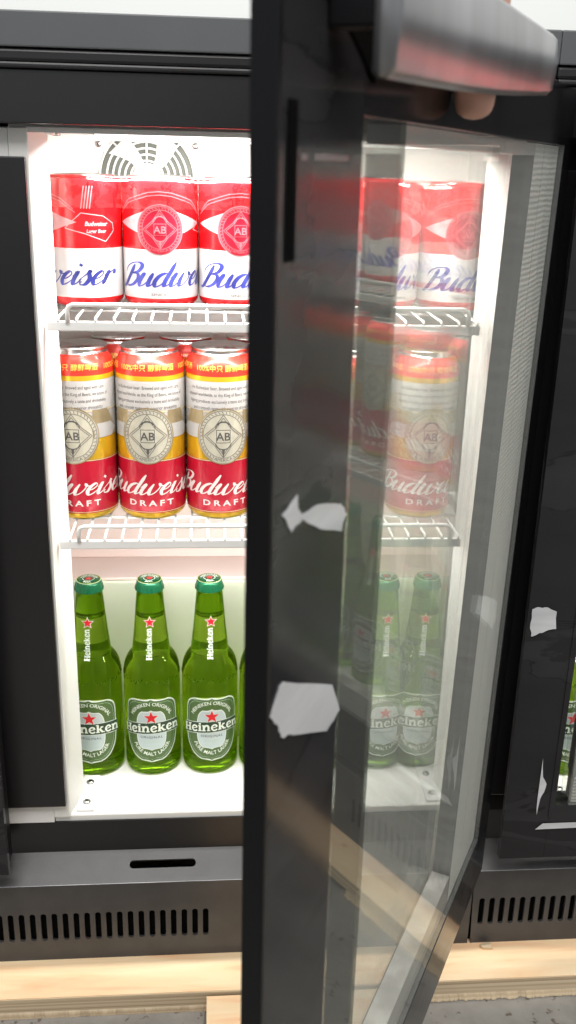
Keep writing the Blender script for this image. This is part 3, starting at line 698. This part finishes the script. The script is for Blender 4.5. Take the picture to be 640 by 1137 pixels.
# hinge on the far side: local x runs towards -X from the hinge
L_ = .9580
glint_patch(nd, 0, 0, jag([(L_ - .4450, .2390), (L_ - .4453, .2540), (L_ - .4510, .2560), (L_ - .4600, .2555), (L_ - .4690, .2510), (L_ - .4705, .2330), (L_ - .4600, .2305), (L_ - .4520, .2270), (L_ - .4470, .2255)], 3, .0009), .0014)
glint_patch(nd, 0, 0, jag([(L_ - .4745, .0900), (L_ - .4770, .0680), (L_ - .4815, .0600), (L_ - .4800, .0500), (L_ - .4770, .0420), (L_ - .4755, .0230), (L_ - .4742, .0400)], 2, .0004), .0014)
glint_patch(nd, 0, 0, [(L_ - .4760, .0050), (L_ - .4830, .0120), (L_ - .5600, .0125), (L_ - .5600, .0065)], .0014)
b = MB()     # raised bead round the glass
for (q0, q1) in (((.4645, .0195), (.4700, .6640)),): b.prism([(q0[0], q0[1]), (q1[0], q0[1]), (q1[0], q1[1]), (q0[0], q1[1])], .0002, .0012, 'door_black')
b.build('glazing_bead', nd, recalc=True)
ld = make_door(LB, (.4555, -.050, 0), PI, 0, 0, .0455, .0455, .4500, .4690, .5155, strip=False)

# ------------------------------------------------------------------ cans
def can_profile(r, h, neck):
    return [(r * .70, .002), (r * .78, 0), (r * .86, .0012), (r * .97, .006), (r, .011), (r, h - neck), (r * .985, h - neck + .003),
            (r * .93, h - neck * .62), (r * .83, h - .0060), (r * .805, h - .0035), (r * .835, h - .0012), (r * .82, h)]
def dense(prof, n=3):
    out = []
    for a, b_ in zip(prof, prof[1:]):
        for k in range(n): out.append((a[0] + (b_[0] - a[0]) * k / n, a[1] + (b_[1] - a[1]) * k / n))
    return out + [prof[-1]]
def medal(A, cx, cz, r, cream, line, dark, lift=.00012, rim=None):
    A.disc(cx, cz, r, r * 1.06, cream, lift)
    A.ring(cx, cz, r * .97, r * 1.03, r * .055, rim or line, lift + .0001); A.ring(cx, cz, r * .90, r * .96, r * .03, line, lift + .0001)
    A.ring(cx, cz, r * .76, r * .82, r * .03, line, lift + .0001)
    # rope-like marks in the band, diamond, shield with letters
    for k in range(40):
        a = 2 * PI * k / 40; p = Vector((cx + r * .79 * math.cos(a), cz + r * .85 * math.sin(a))); q = Vector((cx + r * .88 * math.cos(a + .05), cz + r * .93 * math.sin(a + .05)))
        A.stroke([p, q], lambda t, d: r * .03, line, lift + .0001)
    for sc_ in (.72, .62):
        P = [Vector((cx + sc_ * r * x, cz + sc_ * r * 1.12 * z)) for x, z in ((0, 1), (.45, .42), (1, 0), (.45, -.42), (0, -1), (-.45, -.42), (-1, 0), (-.45, .42), (0, 1))]
        A.stroke(P, lambda t, d: r * .03, line, lift + .0001)
    A.fill(lambda v: (cx - r * .26, cx + r * .26), cz - r * .25, cz + r * .25, dark, lift + .0001, 2, 3)
    A.fill(lambda v: (cx - r * .235, cx + r * .235), cz - r * .225, cz + r * .225, cream, lift + .00015, 2, 3)
    A.text('AB', r * .42, dark, lift + .0002, lambda v: Vector((cx + v.x, cz - r * .15 + v.y)), bold=.02)
    A.ring(cx, cz + r * .42, r * .20, r * .12, r * .05, dark, lift + .0001, 20, 0, PI)
    A.ring(cx, cz + r * .30, r * .28, r * .26, r * .03, dark, lift + .0001, 20, 0, PI)
    A.ring(cx, cz - r * .27, r * .28, r * .22, r * .04, dark, lift + .0001, 20, PI, 2 * PI)
    A.stroke([Vector((cx, cz - r * .5)), Vector((cx, cz - r * .78))], lambda t, d: r * .10 * (1 - t) + r * .02, dark, lift + .0001)
    # banner at the foot
    A.ring(cx, cz, r * .86, r * .92, r * .19, cream, lift + .00018, 14, PI * 1.36, PI * 1.64)
    A.text('AMERICA', r * .17, dark, lift + .00024, arc_fn(cx, cz, r * .95, False))

def short_can():
    R = empty('short_can'); r, h = .0331, .1155
    b = MB(); b.lathe(dense(can_profile(r, h, .0060), 2), 'short_can_skin', 96); b.build('can_body', R)
    b = MB(); b.lathe([(r * .80, h - .0008), (r * .76, h - .004), (.001, h - .0042)], 'can_silver', 36, cap=False); b.build('lid', R)
    rf = lambda v: r
    A = Art()
    # white wedge wings with lines either side of the medal
    for sgn in (-1, 1):
        A.fill(lambda v: tuple(sorted((sgn * .012, sgn * (.012 + .032 * max(0.02, 1 - abs(v - .0755) / .0110))))), .0650, .0860, 'ink_wedge', .00006, 16, 8)
        for dz in (.0062, .0090):
            A.stroke([Vector((sgn * (.046 - .5 * dz), .0775 + dz)), Vector((sgn * .030, .0865 + dz)), Vector((sgn * .010, .0925 + dz)), Vector((0, .0935 + dz))], lambda t, d: .0009, 'ink_medal', .00008)
    medal(A, 0, .0705, .0205, 'ink_darkred', 'ink_medal', 'ink_medal')
    b = MB(); A.wrap(b, rf); b.build('medallion', R)
    A = Art()   # badge round to the side
    cx, cz = .0605, .0715
    A.stroke([Vector((cx + x * .018, cz + z * .0125)) for x, z in ((-1.5, -.1), (-.7, .95), (.35, .75), (.9, .25), (.95, -.25), (.45, -1), (-.55, -.45), (-1.5, -.1))], lambda t, d: .0007, 'ink_pink', .00012)
    A.text('Budweiser', .0052, 'ink_pink', .00012, lambda v: Vector((cx + v.x * .9, cz + .0010 + v.y)), bold=.02, shear=.2)
    A.text('Lager Beer', .0044, 'ink_pink', .00012, lambda v: Vector((cx + v.x * .9, cz - .0050 + v.y)), bold=.02, shear=.2)
    for k in range(4): A.stroke([Vector((.048 + k * .0024, .087)), Vector((.051 + k * .0024, .106))], lambda t, d: .0008, 'ink_pink', .0001)
    b = MB(); A.wrap(b, rf); b.build('badge', R)
    A = Art(); script_word(A, 'Budweiser', -.0405, .0205, .0118, 'ink_blue', .00015, sx=1.16, rise=.014, wmax=.33, wmin=.09)
    A.text('SINCE 1876', .0032, 'ink_grey', .00012, lambda v: Vector((v.x * 1.6 + .004, .0125 + v.y)))
    b = MB(); A.wrap(b, rf); b.build('lettering', R)
    return R

def tall_can():
    R = empty('tall_can'); r, h = .0332, .1685
    b = MB(); b.lathe(dense(can_profile(r, h, .0195), 2), 'tall_can_skin', 96)
    o = b.build('can_body', R)
    b = MB(); b.lathe([(r * .82, h - .0002), (r * .79, h - .0006), (r * .765, h - .004), (r * .70, h - .0048), (r * .66, h - .0036), (.001, h - .0036)], 'can_silver', 40, cap=False)
    ld_ = b.build('lid', R)
    b = MB(); n = 18
    for (cx, rr, yy) in ((0, .0075, -.006), (0, .0045, .006)):
        ring = [(cx + rr * math.cos(2 * PI * k / n), yy + rr * 1.15 * math.sin(2 * PI * k / n), h - .0026) for k in range(n + 1)]
        b.tube(ring, .0011, 'can_silver', 6)
    A = Art(); A.disc(0, -.0115, .006, .0055, 'dark_aluminium', 0); A.flat(b, lambda u, v, l: (u, v - .001, h - .0033)); b.build('pull_tab', ld_)
    def rf(v): 
        return r
    A = Art()
    # winged side panels behind the emblem, pale band above
    for sgn in (-1, 1):
        A.fill(lambda v: tuple(sorted((sgn * .020, sgn * (.052 - .55 * (v - .083))))), .084, .111, 'wing_gold', .00010, 8, 24)
        A.fill(lambda v: tuple(sorted((sgn * .022, sgn * (.050 - 1.2 * abs(v - .090))))), .0835, .0975, 'ink_band', .00016, 6, 24)
    # gold arch over the red field
    A.fill(lambda v: (-.104, .104), .1112, .1382, 'ink_band', .00007, 2, 60)
    for k, z in enumerate((.1332, .1268, .1204, .1140)):
        line = ['the Budweiser beer. Brewed and aged with care', 'enjoyed worldwide, as the King of Beers, we know of', 'Ageing produces exclusively a taste and drinkability', 'and a smooth taste with superior drinkability'][k]
        for off in (-.088, .0, .088):
            A.text(line, .0046, 'ink_grey', .00012, lambda v, z=z, off=off: Vector((v.x * .74 + off, z - .0018 + v.y)), bold=.006)
    A.fill(lambda v: (-.104, .104), .1095, .1110, 'ink_palegold', .00006, 1, 60)
    medal(A, 0, .0865, .0262, 'cream', 'ink_lightgrey', 'ink_grey', rim='wing_gold')
    # red field reaching up round the emblem in a bowl
    b = MB(); A.wrap(b, rf); b.build('emblem', R)
    A = Art()
    A.stroke([Vector((-.104 + .208 * k / 60, .0620)) for k in range(61)], lambda t, d: .0009, 'ink_palegold', .0001)
    A.stroke([Vector((-.104 + .208 * k / 60, .0100)) for k in range(61)], lambda t, d: .0006, 'ink_palegold', .0001)
    script_word(A, 'Budweiser', -.0575, .0280, .0110, 'ink_white', .0003, sx=1.26, rise=.0, wmax=.31, wmin=.09)
    A.text('DRAFT', .0080, 'ink_white', .0003, lambda v: Vector((v.x * 1.38 + .002, .0165 + v.y)), bold=.022, space=1.5)
    b = MB(); A.wrap(b, rf); b.build('lettering', R)
    # shoulder writing follows the taper
    prof = dense(can_profile(r, h, .0195), 2)
    def rs(v):
        for (a, za), (c_, zc) in zip(prof[6:], prof[7:]):
            if za <= v <= zc: return a + (c_ - a) * (v - za) / max(1e-6, zc - za)
        return r
    A = Art()
    for off in (0, .065, -.065):
        A.text('100%中只 醇鲜啤酒', .0066, 'ink_gold', .0002, lambda v, off=off: Vector((v.x * .98 + off * .93, .1492 + v.y)), bold=.01)
    b = MB(); A.wrap(b, rs); b.build('shoulder_text', R)
    return R

# ------------------------------------------------------------------ bottle
def bottle():
    R = empty('beer_bottle')
    key = [(.022, .0035), (.026, .0005), (.0290, .0018), (.0305, .006), (.0305, .030), (.0305, .075), (.0305, .112), (.0301, .120), (.0286, .128), (.0258, .1345), (.0222, .1395), (.0204, .1425), (.0198, .147),
           (.0184, .160), (.0168, .176), (.0152, .194), (.0141, .207), (.0136, .212), (.0140, .2135), (.0140, .2155), (.0130, .2165), (.0125, .224)]
    P = cr_spline(key, 3)
    b = MB(); b.lathe([(p.x, p.y) for p in P], 'bottle_glass', 80); b.build('glass_body', R)
    # air gap over the beer: inner hollow of the neck
    b = MB()
    b.lathe([(.0130, .2150), (.0127, .206), (.0133, .198), (.0143, .1845), (.0140, .1838)][::-1], 'bottle_glass', 32)
    b.build('beer_surface', R)
    # embossed ring of small marks on the shoulder
    b = MB()
    for k in range(30):
        a = 2 * PI * k / 30; rr = .0303
        z = .1155 + .0016 * math.sin(k * 2.3)
        b.tube([(rr * math.sin(a + t * .13), -rr * math.cos(a + t * .13), z + .0022 * math.sin(t * 5 + k)) for t in (0, .33, .66, 1)], .00055, 'bottle_glass', 5)
    b.build('embossing', R)
    def rf(v):
        for p, q in zip(P, P[1:]):
            if p.y <= v <= q.y and q.y > p.y and v > .004: return p.x + (q.x - p.x) * (v - p.y) / (q.y - p.y)
        return .0305
    A = Art(); cz = .0570; hh = .0395; hw = .0305
    def shape(k, inset=0.0):
        # gently arched top, straight sides, round bottom
        h_, w_ = hh - inset, hw - inset
        def f(v):
            y = (v - cz) / h_
            if y > 0: x = (1 - min(1, abs(y)) ** 7) ** (1 / 3.0)
            else: x = (1 - min(1, abs(y)) ** 2.6) ** (1 / 2.1)
            return (-w_ * x, w_ * x)
        return f, cz - h_, cz + h_
    f, a, c_ = shape(0); A.fill(f, a, c_, 'label_white', .00010, 40, 24)
    f, a, c_ = shape(0, .0011); A.fill(f, a, c_, 'label_green', .00016, 40, 24)
    f, a, c_ = shape(0, .0034); A.fill(f, a, c_, 'label_palegreen', .00022, 40, 24)
    f, a, c_ = shape(0, .0037); A.fill(f, a, c_, 'label_green', .00028, 40, 24)
    A.disc(0, .0575, .0165, .0250, 'label_white', .00034, 26, 14, 3.2)
    A.disc(0, .0575, .0158, .0243, 'label_silver', .00040, 26, 14, 3.2)
    ban = lambda v: Vector((v.x, v.y + .0605 - 3.2 * v.x * v.x + .05 * v.x))
    for (lo, hi, m_, l_) in ((-.0072, .0072, 'label_white', .00046), (-.0066, .0066, 'banner_green', .00052)):
        n = 30; vs = []
        for i in range(n + 1):
            u = -.0318 + .0636 * i / n
            for j in range(3): vs.append(ban(Vector((u, lo + (hi - lo) * j / 2))))
        A.poly(vs, [(i * 3 + j, (i + 1) * 3 + j, (i + 1) * 3 + j + 1, i * 3 + j + 1) for i in range(n) for j in range(2)], m_, l_)
    slab_word(A, 'Heineken', .0098, 'label_white', .00060, lambda v: ban(Vector((v.x, v.y - .0046))), 1.0)
    A.star(0, .0733, .0090, 'label_white', .00060); A.star(0, .0733, .0080, 'star_red', .00066)
    A.text('HEINEKEN ORIGINAL', .0056, 'label_white', .00046, arc_fn(0, .0660, .0222, True), bold=.012, space=.98)
    A.text('PURE MALT LAGER', .0062, 'label_white', .00046, arc_fn(0, .0480, .0220, False), bold=.012, space=1.0)
    A.text('ORIGINAL', .0040, 'banner_green', .00056, lambda v: Vector((v.x * 1.15, .0478 + v.y)), bold=0.004, space=1.2)
    for k, z in enumerate((.0440, .0425, .0380)): A.stroke([Vector((-.009 + .018 * i / 4, z)) for i in range(5)], lambda t, d: .0003, 'label_palegreen', .00056)
    b = MB(); A.wrap(b, rf); b.build('label_front', R)
    A = Art()
    slab_word(A, 'Heineken', .0060, 'label_white', .0003, lambda v: Vector((.0020 - v.y, .1565 + v.x)), .86)
    A.star(.0002, .1805, .0070, 'label_white', .0003); A.star(.0002, .1805, .0057, 'star_red', .0004)
    b = MB(); A.wrap(b, rf); b.build('neck_print', R)
    # crown cap with crimped skirt
    b = MB(); N = 84; prof = [(.0150, .2128, 1), (.0149, .2150, 1), (.0143, .2185, .5), (.0136, .2215, 0), (.0126, .2232, 0), (.0105, .2240, 0), (.0, .2243, 0)]
    vs = []; fs = []
    for (r_, z_, w_) in prof:
        for i in range(N):
            a = 2 * PI * i / N; rr = r_ + w_ * .00055 * math.cos(21 * a); vs.append((rr * math.sin(a), -rr * math.cos(a), z_))
    for j in range(len(prof) - 1):
        for i in range(N): fs.append((j * N + i, j * N + (i + 1) % N, (j + 1) * N + (i + 1) % N, (j + 1) * N + i))
    b.add(vs, fs, 'cap_green', True)
    A = Art(); A.ring(0, 0, .0124, .0124, .0009, 'label_white', 0); A.ring(0, 0, .0060, .0060, .0006, 'label_white', 0)
    A.star(0, 0, .0048, 'star_red', 0)
    A.text('HEINEKEN', .0042, 'label_white', 0, arc_fn(0, 0, .0072, True), bold=.02); A.text('BEER', .0042, 'label_white', 0, arc_fn(0, 0, .0103, False), bold=.02)
    def top(u, v, l):
        rr = math.hypot(u, v); z = .2244 - max(0, rr - .0100) * .42 + .00012
        return (u, v, z)
    c_ = b.build('crown_cap', R); b = MB(); A.flat(b, top); b.build('cap_print', c_)
    return R

sc_p, tc_p, bt_p = short_can(), tall_can(), bottle()
used = set()
def put(proto, loc, rz, label, cat, group):
    if proto.name in used: o = copy_tree(proto)
    else: o = proto; used.add(proto.name)
    o.location = loc; o.rotation_euler = (0, 0, rz); o.scale = (1.042, 1.042, 1.0) if proto is sc_p else (1, 1, 1); tag(o, label, cat, group)
    return o
jit = lambda a: random.uniform(-a, a)
ORD = ['first', 'second', 'third', 'fourth', 'fifth', 'sixth', 'seventh']
rad = math.radians
# top row
for i in range(6):
    x = .0320 + i * .0692
    rot = [-80, 2, 6, 5, 4, 6][i]
    lab = ['red and white can against the left wall of the open fridge, its medallion turned aside',
           'second red and white can from the left wall on the open fridge top shelf',
           'red and white can on the top shelf, its right part hidden by the open door',
           'fourth red and white can from the open fridge left wall, behind the door frame',
           'fifth red and white can from the left wall, seen through the open glass door',
           'red and white can against the right wall of the open fridge, behind the glass'][i]
    put(sc_p, (x, .0825, .5112), rad(rot), lab, 'beer can', 'red and white cans on the top shelf of the open fridge')
# middle shelf
for i in range(6):
    x = .0215 + i * .0672
    lab = ['gold and red draft can at the left wall of the middle shelf, front row',
           'second gold and red draft can from the left wall in the front row',
           'gold and red draft can in the front row, its right side behind the door frame',
           'fourth gold and red draft can of the front row, behind the black door frame',
           'fifth gold and red draft can of the front row, seen through the open glass door',
           'gold and red draft can nearest the right wall, front row of the middle shelf'][i]
    put(tc_p, (x, .0792, .3062), rad([-9, -3, 5, 2, -8, 4][i]), lab, 'beer can', 'gold and red draft cans on the middle shelf of the open fridge')
for i in range(5):
    x = .0551 + i * .0672
    put(tc_p, (x, .1375, .3062), rad(jit(14)), ORD[i] + ' gold and red draft can from the left in the open fridge back row', 'beer can', 'gold and red draft cans on the middle shelf of the open fridge')
# bottles
for i in range(7):
    x = .0185 + i * .0632 if i < 6 else .3835 - .0035
    lab = ['green beer bottle nearest the left wall of the open fridge, by the screwed plate',
           'green beer bottle on the fridge floor, second from the left wall',
           'green beer bottle with a white label on the fridge floor, third from the left wall',
           'green beer bottle mostly hidden behind the left edge of the open door frame',
           'fifth green beer bottle from the left wall, on the floor of the open fridge',
           'sixth green beer bottle from the left, on the floor of the open fridge',
           'green beer bottle nearest the right wall of the open fridge, seen through glass'][i]
    put(bt_p, (x, .0950, .0004), rad([-5, 0, 4, 9, -8, 5, -10][i]), lab, 'beer bottle', 'green bottles on the floor of the open fridge')
# neighbour's stock, seen at the right edge and in the reflection of the glass
for i in range(6):
    put(bt_p, (.510 + .0345 + i * .0640, .075, .0004), rad(jit(8)), ORD[i] + ' green beer bottle from the left inside the closed fridge on the right', 'beer bottle', 'green bottles in the closed fridge on the right')
for i in range(6):
    put(sc_p, (.510 + .0340 + i * .0692, .0825, .5112), rad(jit(8)), ORD[i] + ' red and white can from the left inside the closed fridge on the right', 'beer can', 'red and white cans in the closed fridge on the right')
for i in range(6):
    put(tc_p, (.510 + .0335 + i * .0664, .0792, .3062), rad(jit(8)), ORD[i] + ' gold and red draft can from the left inside the closed fridge on the right', 'beer can', 'gold and red draft cans in the closed fridge on the right')

# clear shrink film over the top pack
b = MB(); nx = 150; prof = []
for k in range(9): prof.append((.0825 - .0362, .088 + .022 * k / 8))
for k in range(1, 7): a = PI / 2 * k / 6; prof.append((.0825 - .0362 + .007 * (1 - math.cos(a)), .110 + .0065 * math.sin(a)))
for k in range(1, 6): prof.append((.055 + .055 * k / 5, .1168))
vs = []
for i in range(nx + 1):
    x = .001 + .3985 * i / nx; ph = ((x - .0320) / .0692) * 2 * PI; gap = (1 - math.cos(ph)) / 2
    for j, (y, z) in enumerate(prof):
        q = min(1, j / 8); pull = .0075 * gap ** 2 * (1 if j < 12 else .4)
        nz = noise.noise(Vector((x * 60, j * .22, 3))) * .0012
        vs.append((x, y + pull * (1.0 if j < 15 else .2) + nz, .5112 + z - .0022 * gap * (1 if j > 9 else 0) + nz * .3))
m_ = len(prof)
b.add(vs, [(i * m_ + j, (i + 1) * m_ + j, (i + 1) * m_ + j + 1, i * m_ + j + 1) for i in range(nx) for j in range(m_ - 1)], 'shrink_film', True)
tag(b.build('shrink_film'), 'clear shiny shrink film stretched over the tops of the red and white cans', 'film')

# ------------------------------------------------------------------ hand holding the door rail
def hand():
    """right hand coming over the top of the rail; built in door coordinates, then moved"""
    U = Vector((math.cos(RZ), math.sin(RZ), 0)); Nn = Vector((-math.sin(RZ), math.cos(RZ), 0))
    P = lambda s, y, z: Vector((PX, PY, 0)) + U * s + Nn * y + Vector((0, 0, z))
    R = empty('person', P(.36, .0, .75)); R.rotation_euler = (0, 0, 0)
    me = bpy.data.meshes.new('hand'); V = []; E = []; rad_ = []
    def chain(root, pts):
        prev = root
        for p, r in pts:
            V.append(p); rad_.append(r); E.append((prev, len(V) - 1)); prev = len(V) - 1
        return prev
    V.append(P(.365, .000, .815)); rad_.append(.027)                       # palm centre
    chain(0, [(P(.375, -.02, .88), .025), (P(.39, -.05, .96), .026), (P(.41, -.09, 1.08), .032)])
    for k, (s1, zt_, r) in enumerate(((.314, .6870, .0085), (.335, .6610, .0112), (.367, .6840, .0096), (.395, .6860, .0085))):
        s0 = .340 + .020 * k
        V.append(P(s0, .004, .782)); rad_.append(.0130); E.append((0, len(V) - 1)); q = len(V) - 1
        chain(q, [(P(s0 * .5 + s1 * .5, .0150, .758), r * 1.08), (P(s1, .0115, .730), r), (P(s1, .0108, .706), r * .96), (P(s1, .0106, zt_), r * .9)])
    chain(0, [(P(.320, -.016, .792), .014), (P(.306, -.045, .755), .0110), (P(.302, -.050, .722), .0100), (P(.302, -.046, .700), .0085)])
    me.from_pydata([v - R.location for v in V], E, []); o = bpy.data.objects.new('hand', me); sc.collection.objects.link(o)
    sk = o.modifiers.new('s', 'SKIN'); sk.use_smooth_shade = True
    for i, d in enumerate(me.skin_vertices[0].data): d.radius = (rad_[i], rad_[i]); d.use_root = (i == 0)
    o.modifiers.new('ss', 'SUBSURF').render_levels = 2; o.modifiers['ss'].levels = 2
    dg = bpy.context.evaluated_depsgraph_get(); m2 = bpy.data.meshes.new_from_object(o.evaluated_get(dg))
    bpy.data.objects.remove(o); m2.materials.clear(); m2.materials.append(M['skin'])
    for p in m2.polygons: p.use_smooth = True
    h_ = bpy.data.objects.new('hand', m2); sc.collection.objects.link(h_); h_.parent = R
    tag(R, 'person seen only by fingers hooked behind the silver rail of the open door', 'person')
    return R
hand()
